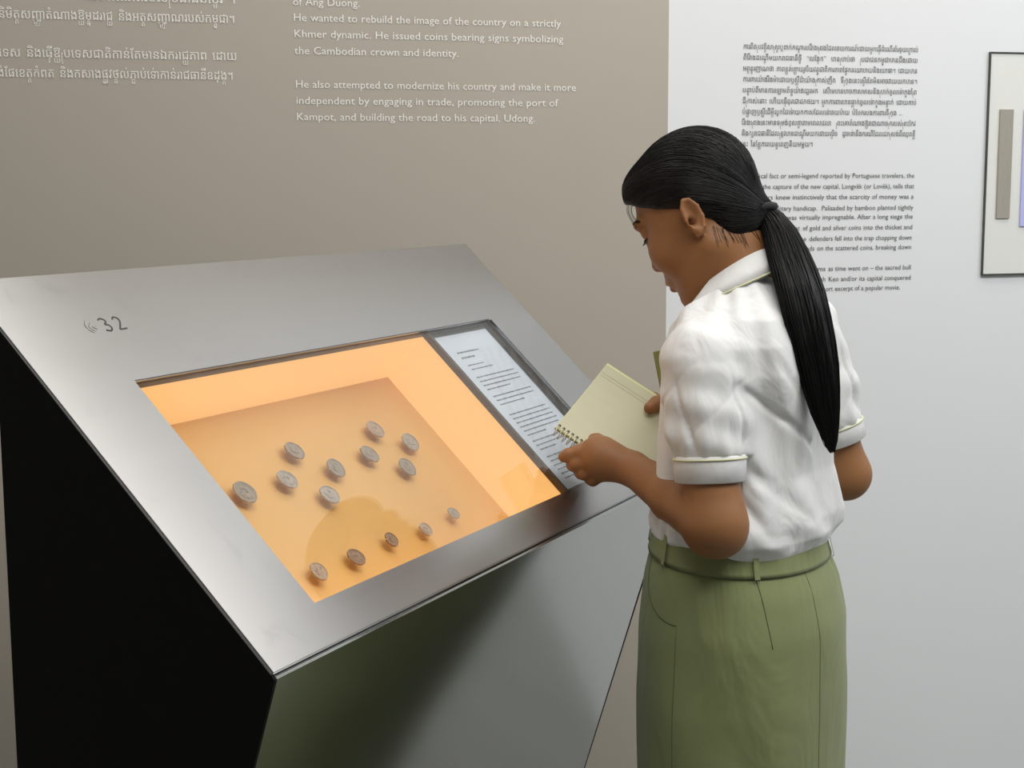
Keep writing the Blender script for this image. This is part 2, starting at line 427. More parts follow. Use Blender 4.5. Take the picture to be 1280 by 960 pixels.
# window frame, divider, lit box, mount board, glass
wf = ring(MB(), (WA0 - 0.006, WA1 + 0.006, WB0 - 0.006, WB1 + 0.006), (WA0 + 0.0004, WA1 - 0.0004, WB0 + 0.0004, WB1 - 0.0004), -0.0145, -TK - 0.0002).build('window_frame', M['frame_bronze'], case)
def pbox(a0, a1, b0, b1, h0, h1): return MB().box(a0, a1, b0, b1, h0, h1, fn=P)
pbox(DIV - 0.0005, DIV + 0.0065, WB0 + 0.0006, WB1 - 0.0006, -0.0145, -0.0052).build('window_divider', M['frame_bronze'], case)
HB = -0.103
lb = empty('light_box'); lb.parent = case
pbox(WA0 - 0.003, DIV + 0.004, WB1 + 0.0005, WB1 + 0.0018, HB, -0.0147).build('lit_wall', M['lightwall'], lb)
pbox(WA0 - 0.003, DIV + 0.004, WB0 - 0.004, WB0 - 0.0005, HB, -0.0147).build('lit_wall', M['lightwall'], lb)
pbox(WA0 - 0.004, WA0 - 0.0005, WB0 - 0.0005, WB1 + 0.0005, HB, -0.0147).build('lit_wall', M['lightwall'], lb)
pbox(DIV + 0.0005, DIV + 0.004, WB0 - 0.0005, WB1 + 0.0005, HB, -0.0147).build('lit_wall', M['lightwall'], lb)
pbox(WA0 - 0.003, DIV + 0.003, WB0 - 0.003, WB1 + 0.001, HB - 0.003, HB).build('box_floor', M['board'], lb)
pbox(WA0 + 0.004, DIV - 0.013, WB0 + 0.001, WB1 - 0.007, HB + 0.0002, HB + 0.0055).build('mount_board', M['board'], case, bevel=0.0008)
pbox(WA0 - 0.004, WA1 + 0.004, WB0 - 0.004, WB1 + 0.004, -0.0051, -0.0022).build('glass_pane', M['glass'], case)
pbox(DIV + 0.006, WA1 + 0.004, WB0 - 0.004, WB1 + 0.004, -0.019, -0.0150).build('label_tray', M['tray_grey'], case)

# hand-drawn "32" and a worn sound mark beside it, on the steel
def stroke(mb, pts, w, a0, b0, k):
    q = spline(pts, 24)
    V = []; n = len(q)
    for i in range(n):
        t = q[min(i + 1, n - 1)] - q[max(i - 1, 0)]; t = t / (np.linalg.norm(t) + 1e-9); nn = np.array([-t[1], t[0]])
        for sgn in (-1, 1):
            c = q[i] * k + nn * sgn * w / 2
            V.append(P(a0 + c[0], b0 + c[1], 0.0003))
    return mb.add(V, [(2 * i, 2 * i + 1, 2 * i + 3, 2 * i + 2) for i in range(n - 1)])
mk = MB()
stroke(mk, [(0, .92), (.25, 1.03), (.5, .9), (.5, .68), (.28, .55), (.55, .45), (.62, .2), (.4, 0), (.05, .1)], 0.0021, 0.1385, 0.4400, 0.0185)
stroke(mk, [(0, .85), (.2, 1.03), (.48, .92), (.5, .65), (.25, .3), (.02, .03), (.05, .02), (.3, .03), (.66, .05)], 0.0021, 0.1605, 0.4400, 0.0185)
nm = mk.build('number_mark', M['ink'], top); nm['label'] = 'handwritten number 32'
sm = MB()
for o_, h_ in ((0, 1), (0.0045, .8), (0.009, .5)):
    stroke(sm, [(.1, h_), (-.12, h_ * .75), (-.2, .5), (-.12, .5 - h_ * .25), (.1, .5 - h_ * .5 + .0)], 0.0010, 0.1175 + o_, 0.4400, 0.0185)
sm.build('sound_mark', M['scuff'], top)

# ------------------------------------------------------------------ label card under the glass
lc = empty('label_card', case_m @ Vector(P(0.86, 0.21, -0.0149)), U_ANG)
tag(lc, 'white printed label card under the glass beside the amber window', 'label card')
inv = Matrix.Translation(lc.location).to_4x4() @ Matrix.Rotation(U_ANG, 4, 'Z')
inv = inv.inverted() @ case_m
def CP(a, b, h): return tuple(inv @ Vector(P(a, b, h)))
CA0, CA1, CB0, CB1 = 0.772, 0.9440, 0.058, 0.360
MB().box(CA0, CA1, CB0, CB1, -0.0149, -0.0140, fn=CP).build('card', M['card'], lc)
rows = []
def para(a0, a1, top_b, widths, size, gap):
    for i, w in enumerate(widths):
        rows.append((a0, a0 + (a1 - a0) * w, top_b - i * gap, size))
para(0.806, 0.915, 0.3235, [.62, .40], 0.0075, 0.0105)
para(0.806, 0.915, 0.2985, [.45, .62], 0.0052, 0.0082)
para(0.800, 0.925, 0.2745, [.98, 1, .97, .6], 0.0056, 0.0082)
para(0.800, 0.925, 0.2360, [1, .98, .66], 0.0056, 0.0082)
para(0.800, 0.925, 0.1990, [.97, 1, .98, 1, .95, .5], 0.0056, 0.0082)
para(0.800, 0.925, 0.1460, [.97, 1, .45], 0.0056, 0.0082)
para(0.800, 0.925, 0.1150, [.97, 1, .98, .9, .96, .4], 0.0056, 0.0082)
# the print is too small to read in the photograph: rows of word-like dashes
pr = MB()
rr = random.Random(3)
for a0, a1, b, s in rows:
    a = a0
    while a < a1 - 0.002:
        w = rr.uniform(0.004, 0.014); e = min(a + w, a1)
        pr.add([CP(a, b, -0.0138), CP(e, b, -0.0138), CP(e, b + s * 0.42, -0.0138), CP(a, b + s * 0.42, -0.0138)], [(0, 1, 2, 3)])
        a = e + 0.0018
pr.build('printed_text', M['card_ink'], lc)

# ------------------------------------------------------------------ coins
def coin_mat(name, col):
    return mat(name, col, 0.45, metal=0.25, noise_amt=0.35, noise_scale=260, bump=0.6, bump_scale=420)
CM = {'grey': coin_mat('coin_grey', (0.31, 0.26, 0.22)), 'brown': coin_mat('coin_brown', (0.31, 0.205, 0.145)), 'silver': coin_mat('coin_silver', (0.38, 0.33, 0.29)), 'pale': coin_mat('coin_pale', (0.43, 0.32, 0.245))}
def coin_mesh(r, t, n=40, wob=0.0, seed=0):
    rr = random.Random(seed); ph = rr.uniform(0, 6)
    V = []; F = []
    prof = [(0.0, t * 0.72), (0.55, t * 0.80), (0.86, t * 0.74), (0.88, t * 1.0), (0.97, t * 1.0), (1.0, t * 0.85), (1.0, t * 0.15), (0.97, 0), (0, 0)]
    for q, h in prof:
        for j in range(n):
            an = 2 * math.pi * j / n
            k = 1 + wob * (math.sin(3 * an + ph) * 0.6 + math.sin(5 * an + 2 * ph) * 0.4)
            V.append((q * r * k * math.cos(an), q * r * k * math.sin(an), h))
    for i in range(len(prof) - 1):
        for j in range(n): F.append((i * n + j, i * n + (j + 1) % n, (i + 1) * n + (j + 1) % n, (i + 1) * n + j))
    return V, F
def relief_mesh(kind, r, t):
    mb = MB()
    if kind == 'crown':
        pts = [(-.45, -.3), (.45, -.3), (.5, .3), (.25, .05), (0, .5), (-.25, .05), (-.5, .3)]
        mb.prism([(a * r, b * r) for a, b in pts], (t * 0.75, t * 1.05), lambda x, y, z: (x, y, z))
    elif kind == 'bird':
        pts = [(-.55, -.1), (-.2, -.4), (.25, -.35), (.5, .0), (.35, .45), (.15, .35), (.2, .1), (-.1, .1), (-.4, .35)]
        mb.prism([(a * r, b * r) for a, b in pts], (t * 0.75, t * 1.05), lambda x, y, z: (x, y, z))
    else:
        for k in range(9):
            an = k * 0.7; q = r * (.15 + .06 * k)
            x, y = q * math.cos(an), q * math.sin(an)
            mb.box(x - r * .1, x + r * .1, y - r * .05, y + r * .05, t * 0.72, t * 1.03)
        mb.tube([(r * .7 * math.cos(a), r * .7 * math.sin(a), t * .82) for a in np.linspace(0, 2 * math.pi, 25)], r * .03, 5, False)
    return mb
tilt_case = case_m @ Matrix(((1, 0, 0), (0, cT, -sT), (0, sT, cT))).to_4x4()
coins = [  # a, b, radius, kind, tone, label
    (0.4079, 0.2788, .0148, 'bird', 'grey', 'dark grey coin at the upper left point of the coin diamond'),
    (0.3544, 0.2424, .0150, 'script', 'silver', 'silver-grey coin with a bright lower half, second from the left steel edge'),
    (0.2694, 0.2426, .0165, 'script', 'grey', 'largest grey coin, half touching the left steel edge of the window'),
    (0.4567, 0.2380, .0150, 'crown', 'grey', 'grey coin at the centre of the left coin group'),
    (0.4054, 0.2044, .0148, 'bird', 'silver', 'smooth silver coin lowest in the left coin group'),
    (0.5984, 0.2776, .0150, 'script', 'pale', 'worn pale coin at the top of the right coin group'),
    (0.5439, 0.2431, .0150, 'bird', 'grey', 'flat dark grey coin leftmost in the right coin group'),
    (0.6502, 0.2425, .0150, 'crown', 'silver', 'coin with a clear raised crown, nearest the lit right wall'),
    (0.5982, 0.2073, .0150, 'bird', 'grey', 'grey coin lowest in the right coin group'),
    (0.6123, 0.1183, .0098, 'crown', 'silver', 'smallest coin, at the right end of the bottom row'),
    (0.5289, 0.1123, .0105, 'script', 'pale', 'small pale coin, second from the right end of the bottom row'),
    (0.4484, 0.1172, .0108, 'crown', 'brown', 'small brown coin in the middle of the bottom row'),
    (0.3623, 0.1134, .0128, 'script', 'brown', 'ruddy brown coin, second from the left end of the bottom row'),
    (0.2834, 0.1147, .0128, 'crown', 'pale', 'pale worn coin at the left end of the bottom row, nearest the front corner'),
]
BT = HB + 0.0055
for i, (a, b, r, kind, tone, label) in enumerate(coins):
    t = 0.0026
    V, F = coin_mesh(r, t, wob=0.02, seed=i)
    lift = 0.0105
    zr = Matrix.Rotation(random.uniform(-.6, .6), 4, 'Z') @ Matrix.Rotation(random.uniform(-.1, .1), 4, 'X')
    c = obj('coin', V, F, CM[tone])
    # on the board coordinates the reader sees the coin through the point measured 9 cm deep; keep that line of sight
    c.matrix_world = case_m @ Matrix.Translation(P(a, b, BT + lift)) @ Matrix.Rotation(TH, 4, 'X') @ zr
    tag(c, label, 'coin', 'old coins on the amber mount board')
    relief_mesh(kind, r, t).build('relief', CM[tone], c)
    pn = MB()
    for k in range(3):
        an = k * 2.1 + 0.5
        x, y = r * .8 * math.cos(an), r * .8 * math.sin(an)
        pn.tube([(x * .6, y * .6, -lift), (x * .9, y * .9, -0.003), (x * 1.28, y * 1.28, 0.0004), (x * 1.28, y * 1.28, t * 0.9)], 0.0006, 5)
    pn.build('mount_pin', M['pin'], c)
# ------------------------------------------------------------------ the visitor: implicit surfaces meshed with surface nets
class Field:
    def __init__(s, xs, ys, zs):
        s.x = xs.astype(np.float32); s.y = ys.astype(np.float32); s.z = zs.astype(np.float32)
        s.F = np.full((len(xs), len(ys), len(zs)), 0.08, np.float32)
    def window(s, lo, hi):
        r = []
        for ax, a, b in ((s.x, lo[0], hi[0]), (s.y, lo[1], hi[1]), (s.z, lo[2], hi[2])):
            i = max(0, int(np.searchsorted(ax, a)) - 1); j = min(len(ax), int(np.searchsorted(ax, b)) + 1)
            r.append(slice(i, max(i + 1, j)))
        X = s.x[r[0]][:, None, None]; Y = s.y[r[1]][None, :, None]; Z = s.z[r[2]][None, None, :]
        return tuple(r), X, Y, Z
    def op(s, fn, lo, hi, k=0.0, mode='add'):
        w, X, Y, Z = s.window(lo, hi)
        d = fn(X, Y, Z).astype(np.float32); a = s.F[w]
        if mode == 'add':
            if k > 0:
                h = np.clip(0.5 + 0.5 * (a - d) / k, 0, 1); s.F[w] = a * (1 - h) + d * h - k * h * (1 - h)
            else: s.F[w] = np.minimum(a, d)
        elif mode == 'sub':
            if k > 0:
                h = np.clip(0.5 - 0.5 * (a + d) / k, 0, 1); s.F[w] = a * (1 - h) - d * h + k * h * (1 - h)
            else: s.F[w] = np.maximum(a, -d)
        elif mode == 'disp': s.F[w] = a + d
    def cone(s, p, q, r0, r1, k=0.015, mode='add', flat=None):
        p = np.array(p, float); q = np.array(q, float); m = max(r0, r1) + k + 0.02
        lo = np.minimum(p, q) - m; hi = np.maximum(p, q) + m
        e = q - p; L2 = float(e @ e) + 1e-12
        def fn(X, Y, Z):
            t = np.clip(((X - p[0]) * e[0] + (Y - p[1]) * e[1] + (Z - p[2]) * e[2]) / L2, 0, 1)
            return np.sqrt((X - p[0] - t * e[0]) ** 2 + (Y - p[1] - t * e[1]) ** 2 + (Z - p[2] - t * e[2]) ** 2) - (r0 + (r1 - r0) * t)
        s.op(fn, lo, hi, k, mode)
    def chain(s, pts, rs, k=0.01, mode='add'):
        for i in range(len(pts) - 1): s.cone(pts[i], pts[i + 1], rs[i], rs[i + 1], k if i else k, mode)
    def ell(s, c, r, rot=None, k=0.015, mode='add'):
        c = np.array(c, float); r = np.array(r, float); A = np.eye(3) if rot is None else np.array(rot, float)   # rows: axes
        m = float(np.abs(A.T * r).sum(1).max()) + k + 0.02
        def fn(X, Y, Z):
            dx, dy, dz = X - c[0], Y - c[1], Z - c[2]
            u = [A[i, 0] * dx + A[i, 1] * dy + A[i, 2] * dz for i in range(3)]
            k0 = np.sqrt(sum((u[i] / r[i]) ** 2 for i in range(3))); k1 = np.sqrt(sum((u[i] / r[i] ** 2) ** 2 for i in range(3))) + 1e-6
            return k0 * (k0 - 1) / k1
        s.op(fn, c - m, c + m, k, mode)
    def mesh(s):
        F = s.F; S = F < 0
        nx, ny, nz = F.shape
        c = np.zeros((nx - 1, ny - 1, nz - 1), np.uint8)
        for dx in (0, 1):
            for dy in (0, 1):
                for dz in (0, 1): c += S[dx:nx - 1 + dx, dy:ny - 1 + dy, dz:nz - 1 + dz]
        act = (c > 0) & (c < 8)
        I, J, K = np.nonzero(act)
        idx = -np.ones(act.shape, np.int32); idx[I, J, K] = np.arange(len(I))
        acc = np.zeros((len(I), 3)); cnt = np.zeros(len(I))
        gx, gy, gz = s.x, s.y, s.z
        cs = [(a, b, d) for a in (0, 1) for b in (0, 1) for d in (0, 1)]
        for p in cs:
            for ax in range(3):
                if p[ax]: continue
                q = list(p); q[ax] = 1
                f0 = F[I + p[0], J + p[1], K + p[2]]; f1 = F[I + q[0], J + q[1], K + q[2]]
                m = (f0 < 0) != (f1 < 0)
                t = np.where(m, f0 / np.where(m, f0 - f1, 1), 0)
                P0 = np.stack([gx[I + p[0]], gy[J + p[1]], gz[K + p[2]]], 1); P1 = np.stack([gx[I + q[0]], gy[J + q[1]], gz[K + q[2]]], 1)
                acc += np.where(m[:, None], P0 + (P1 - P0) * t[:, None], 0); cnt += m
        V = acc / cnt[:, None]
        quads = []
        for ax in range(3):
            sl0 = [slice(1, -1)] * 3; sl1 = [slice(1, -1)] * 3
            sl0[ax] = slice(0, F.shape[ax] - 1); sl1[ax] = slice(1, F.shape[ax])
            a = S[tuple(sl0)]; b = S[tuple(sl1)]
            e = np.nonzero(a != b); fl = a[e]
            off = [1, 1, 1]; off[ax] = 0
            g = [e[i] + off[i] for i in range(3)]
            o1, o2 = [(1, 2), (2, 0), (0, 1)][ax]
            def cell(d1, d2):
                h = [x.copy() for x in g]; h[o1] -= d1; h[o2] -= d2
                return idx[h[0], h[1], h[2]]
            q = np.stack([cell(1, 1), cell(0, 1), cell(0, 0), cell(1, 0)], 1)
            q[~fl] = q[~fl][:, ::-1]
            quads.append(q)
        Q = np.vstack(quads); Q = Q[(Q >= 0).all(1)]
        return V, Q
def np_obj(name, V, Q, m, parent=None):
    me = bpy.data.meshes.new(name)
    me.vertices.add(len(V)); me.vertices.foreach_set('co', np.ascontiguousarray(V, np.float32).ravel())
    me.loops.add(Q.size); me.loops.foreach_set('vertex_index', np.ascontiguousarray(Q, np.int32).ravel())
    me.polygons.add(len(Q)); me.polygons.foreach_set('loop_start', np.arange(0, Q.size, 4, dtype=np.int32))
    me.update(calc_edges=True); me.validate(); me.shade_smooth()
    me.materials.append(m)
    o = bpy.data.objects.new(name, me); COL.objects.link(o)
    if parent is not None: o.parent = parent
    return o
def smooth_mesh(V, Q, it=2, lam=0.5):
    for _ in range(it):
        A = np.zeros_like(V); n = np.zeros(len(V))
        for k in range(4):
            a = Q[:, k]; b = Q[:, (k + 1) % 4]
            for c in range(3):
                A[:, c] += np.bincount(a, V[b, c], len(V)) + np.bincount(b, V[a, c], len(V))
            n += np.bincount(a, minlength=len(V)) + np.bincount(b, minlength=len(V))
        n[n == 0] = 1
        V = V + lam * (A / n[:, None] - V)
    return V
def axis(a, b, h): return np.arange(a, b + h, h)

M['skin'] = mat('skin', (0.285, 0.128, 0.050), 0.5, spec=0.35, noise_amt=0.06, noise_scale=60, sss=0.12)
M['lip'] = mat('lips', (0.30, 0.10, 0.07), 0.42, spec=0.4)
M['hair'] = mat('black_hair', (0.004, 0.0035, 0.0035), 0.5, spec=0.25)
M['strand'] = mat('black_hair_strand', (0.004, 0.0035, 0.0035), 0.42, spec=0.22)
M['tie'] = mat('black_elastic', (0.012, 0.012, 0.013), 0.8)
M['shirt'] = mat('white_cotton', (0.70, 0.70, 0.69), 0.8, sheen=0.15, bump=0.08, bump_scale=700, noise_amt=0.01)
M['piping'] = mat('pale_green_piping', (0.62, 0.62, 0.38), 0.7)
M['skirt'] = mat('olive_twill', (0.198, 0.224, 0.090), 0.75, sheen=0.15, noise_amt=0.07, noise_scale=14, bump=0.12, bump_scale=900)
M['seam'] = mat('olive_seam', (0.10, 0.12, 0.045), 0.85)
M['shoe'] = mat('black_shoe', (0.01, 0.01, 0.01), 0.4)
M['lash'] = mat('eyelash', (0.008, 0.006, 0.005), 0.7)

def drape(m, scale, dist):
    # soft cloth wrinkles under the weave
    nt = m.node_tree; b = nt.nodes['Principled BSDF']
    old = next(n for n in nt.nodes if n.type == 'BUMP')
    tc = next(n for n in nt.nodes if n.type == 'TEX_COORD')
    mp = nt.nodes.new('ShaderNodeMapping'); mp.inputs['Scale'].default_value = (1, 1, .55); mp.inputs['Rotation'].default_value = (0.3, 0.5, 0.2)
    nt.links.new(tc.outputs['Object'], mp.inputs['Vector'])
    n = nt.nodes.new('ShaderNodeTexNoise'); n.inputs['Scale'].default_value = scale; n.inputs['Detail'].default_value = 3; n.inputs['Distortion'].default_value = 0.8
    nt.links.new(mp.outputs[0], n.inputs['Vector'])
    bp = nt.nodes.new('ShaderNodeBump'); bp.inputs['Strength'].default_value = 0.6; bp.inputs['Distance'].default_value = dist
    nt.links.new(n.outputs['Fac'], bp.inputs['Height']); nt.links.new(old.outputs[0], bp.inputs['Normal']); nt.links.new(bp.outputs[0], b.inputs['Normal'])
drape(M['shirt'], 16, .012); drape(M['skirt'], 9, .016)

# the person's frame: x to the photograph's right, y away from the camera, z up, origin on the floor under the spine
PB = Vector((0.322, 2.05, 0)); PB.rotate(Matrix.Rotation(YAW, 3, 'Z'))
person = empty('person', PB, YAW)
tag(person, 'person in white short-sleeved shirt and olive skirt reading at the display case, holding a notebook', 'person')

def unit(v): v = np.array(v, float); return v / np.linalg.norm(v)
# head frame
HY, HP, HS = R(27), R(32), 0.96
HO = np.array([-0.050, 0.044, 1.369])
h_f = np.array([-math.cos(HY) * math.cos(HP), math.sin(HY) * math.cos(HP), -math.sin(HP)])
h_l = np.array([-math.sin(HY), -math.cos(HY), 0.0])
h_u = np.cross(h_f, h_l)
HR = np.array([h_f, h_l, h_u])
def H(f, l, u): return HO + HS * (h_f * f + h_l * l + h_u * u)
def to_head(X, Y, Z):
    dx, dy, dz = X - HO[0], Y - HO[1], Z - HO[2]
    return [(HR[i, 0] * dx + HR[i, 1] * dy + HR[i, 2] * dz) / HS for i in range(3)]
# trunk frame
BY = R(37)
b_f = np.array([-math.cos(BY), math.sin(BY), 0.0]); b_l = np.array([-math.sin(BY), -math.cos(BY), 0.0])
BC = np.array([0.012, 0.0, 0.0])
def B(f, l, z, c=BC): return c + b_f * f + b_l * l + np.array([0, 0, z])

SH_L, EL_L, WR_L = np.array([-.074, -.122, 1.180]), np.array([-.056, -.165, .972]), np.array([-.150, .020, 1.010])
SH_R, EL_R, WR_R = np.array([.112, .128, 1.200]), np.array([.182, .135, .978]), np.array([-.045, .165, 1.052])

# ---- body
zs = np.concatenate([np.arange(0.0, 0.86, 0.010), np.arange(0.86, 1.51, 0.0025)])
f = Field(axis(-.30, .25, .0025), axis(-.26, .24, .0025), zs)
# trunk (under the clothes) and legs
f.ell(B(0, 0, 1.10), (.075, .125, .15), [b_f, b_l, (0, 0, 1)], .02)
f.ell(B(-.005, 0, .92), (.08, .115, .12), [b_f, b_l, (0, 0, 1)], .03)
f.ell(B(-.005, 0, .82), (.09, .14, .12), [b_f, b_l, (0, 0, 1)], .03)
for sg in (1, -1):
    f.chain([B(0, .08 * sg, .80), B(.005, .075 * sg, .45), B(-.015, .07 * sg, .25), B(-.01, .065 * sg, .08)], [.075, .052, .045, .034], .02)
    f.cone(B(-.02, .065 * sg, .035), B(.12, .075 * sg, .022), .030, .022, .02)
# neck and shoulders
f.cone(H(-.030, 0, -.03), B(.006, 0, 1.255), .046, .052, .02)
f.cone(B(.0, .03, 1.215), SH_L + np.array([0, 0, -.01]), .03, .030, .03); f.cone(B(.0, -.03, 1.215), SH_R + np.array([0, 0, -.01]), .03, .030, .03)
# arms
f.chain([SH_L, SH_L * .45 + EL_L * .55, EL_L], [.030, .034, .042], .015)
f.cone(EL_L, EL_L * .55 + WR_L * .45, .0405, .0345, .012); f.cone(EL_L * .55 + WR_L * .45, WR_L, .0345, .0235, .012)
f.cone(EL_L + np.array([.006, .0, -.012]), EL_L + np.array([-.004, .012, -.018]), .030, .028, .015)
f.chain([SH_R, SH_R * .45 + EL_R * .55, EL_R], [.030, .033, .038], .015)
f.cone(EL_R, EL_R * .55 + WR_R * .45, .037, .032, .012); f.cone(EL_R * .55 + WR_R * .45, WR_R, .032, .023, .012)
# left hand: palm, thumb over the page, index along the spiral, the others curled under
def LP(x, y, d=0.0): return (x, d, y)
PL = np.array([-.196, .040, 1.022])
pa = unit(PL - WR_L)
f.cone(WR_L, PL, .0235, .026, .012)
f.ell(PL + np.array([.004, 0, -.001]), (.038, .018, .031), [pa, unit(np.cross((0, 0, 1), pa)), np.cross(pa, unit(np.cross((0, 0, 1), pa)))], .014)
f.cone((-.178, .030, 1.022), (-.200, .042, 1.032), .016, .013, .012)
f.chain([(-.203, .042, 1.029), (-.226, .046, 1.0290), (-.241, .046, 1.0255), (-.2475, .048, 1.0225)], [.0120, .0105, .0092, .0080], .006)     # index
f.chain([(-.208, .040, 1.017), (-.230, .042, 1.0130), (-.234, .058, 1.0090), (-.218, .074, 1.011)], [.0120, .0098, .0090, .0080], .005)    # middle
f.chain([(-.202, .040, 1.006), (-.219, .042, .9995), (-.222, .060, .9965), (-.205, .075, 1.002)], [.0115, .0096, .0088, .0078], .005)    # ring
f.chain([(-.194, .040, .998), (-.205, .044, .9890), (-.208, .058, .9875), (-.194, .070, .992)], [.0105, .0088, .0080, .0072], .005)       # little
f.chain([(-.176, .034, 1.026), (-.186, .046, 1.038), (-.198, .060, 1.044), (-.207, .070, 1.045)], [.0140, .0115, .0098, .0085], .007)         # thumb
# right hand: thumb over the far end of the page, fingers below it
PR = np.array([-.078, .142, 1.066])
pr_ = unit(PR - WR_R)
f.cone(WR_R, PR, .023, .024, .012)
f.ell(PR, (.040, .017, .034), [pr_, unit(np.cross((0, 0, 1), pr_)), np.cross(pr_, unit(np.cross((0, 0, 1), pr_)))], .014)
f.chain([(-.070, .125, 1.090), (-.090, .105, 1.098), (-.108, .088, 1.0940), (-.120, .080, 1.0890)], [.0150, .0120, .0110, .0090], .007)        # thumb
for i, (dz, ln) in enumerate(((.026, 1.0), (.008, 1.06), (-.010, 1.0), (-.026, .8))):
    p0 = PR + np.array([-.030, .006, dz]); p1 = p0 + np.array([-.034, .012, -.006]) * ln; p2 = p1 + np.array([-.026, -.004, -.006]) * ln; p3 = p2 + np.array([-.017, -.010, -.002]) * ln
    f.chain([p0, p1, p2, p3], [.0118, .0098, .0090, .0078], .005)
# head
def he(c, r, k=.015, mode='add', rot=None):
    A = HR if rot is None else rot
    f.ell(H(*c), np.array(r) * HS, A, k, mode)
def hc(p, q, r0, r1, k=.01, mode='add'): f.cone(H(*p), H(*q), r0 * HS, r1 * HS, k, mode)
he((-.004, 0, .036), (.090, .071, .086), .01)
he((.030, 0, -.012), (.058, .062, .070), .03)            # mid face
he((.040, 0, -.055), (.046, .050, .050), .03)            # lower face
hc((-.005, .050, -.052), (.060, .020, -.096), .016, .014, .03); hc((-.005, -.050, -.052), (.060, -.020, -.096), .016, .014, .03)   # jaw
he((.070, 0, -.098), (.018, .022, .015), .02)
he((.040, 0, -.088), (.034, .036, .024), .03)            # chin
for sg in (1, -1):
    he((.060, .040 * sg, -.022), (.027, .022, .026), .02)         # cheek
    he((.080, .031 * sg, .021), (.016, .018, .009), .012, 'sub')  # eye socket
    he((.0735, .031 * sg, .0165), (.0125, .0155, .0105), .004)   # closed-down eyelid over the eye
    he((.078, .030 * sg, .035), (.0115, .022, .0075), .014)        # brow ridge
hc((.086, 0, .018), (.097, 0, -.024), .0075, .0095, .012)          # nose
he((.0965, 0, -.027), (.0105, .0105, .0085), .006)
for sg in (1, -1): he((.089, .0115 * sg, -.030), (.009, .0065, .0065), .005)
he((.083, 0, -.058), (.014, .026, .016), .012)            # muzzle
he((.0925, 0, -.0585), (.0085, .020, .0052), .004)        # upper lip
he((.0905, 0, -.0695), (.0090, .018, .0060), .004)        # lower lip
he((.0965, 0, -.0640), (.006, .022, .0012), .002, 'sub')
he((.084, 0, -.0825), (.009, .018, .005), .008, 'sub')
for sg in (1, -1):
    # ear: plate, rim, lobe, hollow
    ax = unit(h_f * 0.85 + h_l * 0.5 * sg); az = unit(h_u * 0.97 - h_f * 0.22); an = unit(np.cross(az, ax)); az = np.cross(ax, an)
    E0 = H(-.010, .0735 * sg, -.004)
    f.ell(E0, (.0128, .0055, .0250), [ax, an, az], .004)
    rim = []
    for t in np.linspace(-0.55, 1.25, 9) * math.pi:
        q = t
        rim.append(E0 - ax * .0120 * math.cos(q) * 1.0 + az * (.0245 * math.sin(q) + .001) + np.sign((an @ h_l) * sg) * an * .004)
    f.chain(rim, [.0031] * len(rim), .0015)
    so = np.sign((an @ h_l) * sg) * an
    f.ell(E0 + so * .0060 + ax * .0005 + az * .004, (.0068, .0062, .0155), [ax, an, az], .002, 'sub')
    f.ell(E0 + so * .004 + ax * .005 - az * .006, (.0055, .0080, .0075), [ax, an, az], .0015, 'sub')
    f.ell(E0 - az * .0235 + ax * .003, (.0070, .0048, .0078), [ax, an, az], .004)
V, Q = f.mesh(); V = smooth_mesh(V, Q, 1, .4)
body = np_obj('body', V, Q, M['skin'], person)
from mathutils.bvhtree import BVHTree
body_bvh = BVHTree.FromPolygons([tuple(v) for v in V], [tuple(q) for q in Q])
# lips take their own colour on the body's own surface
body.data.materials.append(M['lip'])
hx = to_head(V[:, 0], V[:, 1], V[:, 2])
lipm = (((hx[1]) / .021) ** 2 + ((hx[2] + .0640) / .0125) ** 2 < 1) & (hx[0] > .078)
pm = lipm[Q].sum(1) >= 3
body.data.polygons.foreach_set('material_index', pm.astype(np.int32))
del f
# lashes and brow
for sg, nm in ((1, 'near'), (-1, 'far')):
    ls = MB()
    arc = [H(.0865 - .010 * (abs(t) ** 2), .031 * sg + .0150 * t, .0115 - .002 * t * sg) for t in np.linspace(-1, 1, 9)]
    ls.tube(arc, .0011, 6)
    for t in np.linspace(-.9, .95, 12):
        b0 = H(.0862 - .010 * t * t, .031 * sg + .015 * t, .0112 - .002 * t * sg); e0 = H(.0925 - .010 * t * t, .031 * sg + .0185 * t, .0065 - .002 * t * sg)
        ls.tube([b0, (b0 + e0) / 2 + h_u * -.0008, e0], [.0005, .0004, .0002], 4)
    ls.build('eyelashes', M['lash'], body, True)
    br = MB()
    for t in np.linspace(-1, 1, 26):
        b0 = H(.0880 - .013 * t * t - .004 * (t * sg > 0) * abs(t), .031 * sg + .021 * t, .0355 + .003 * (1 - t * t)); d = h_l * sg * .006 + h_u * .003
        br.tube([b0, b0 + d * .6 + h_f * .0004, b0 + d - h_f * .0015], [.0011, .0011, .0004], 4)
    br.build('eyebrow', M['lash'], body, True)

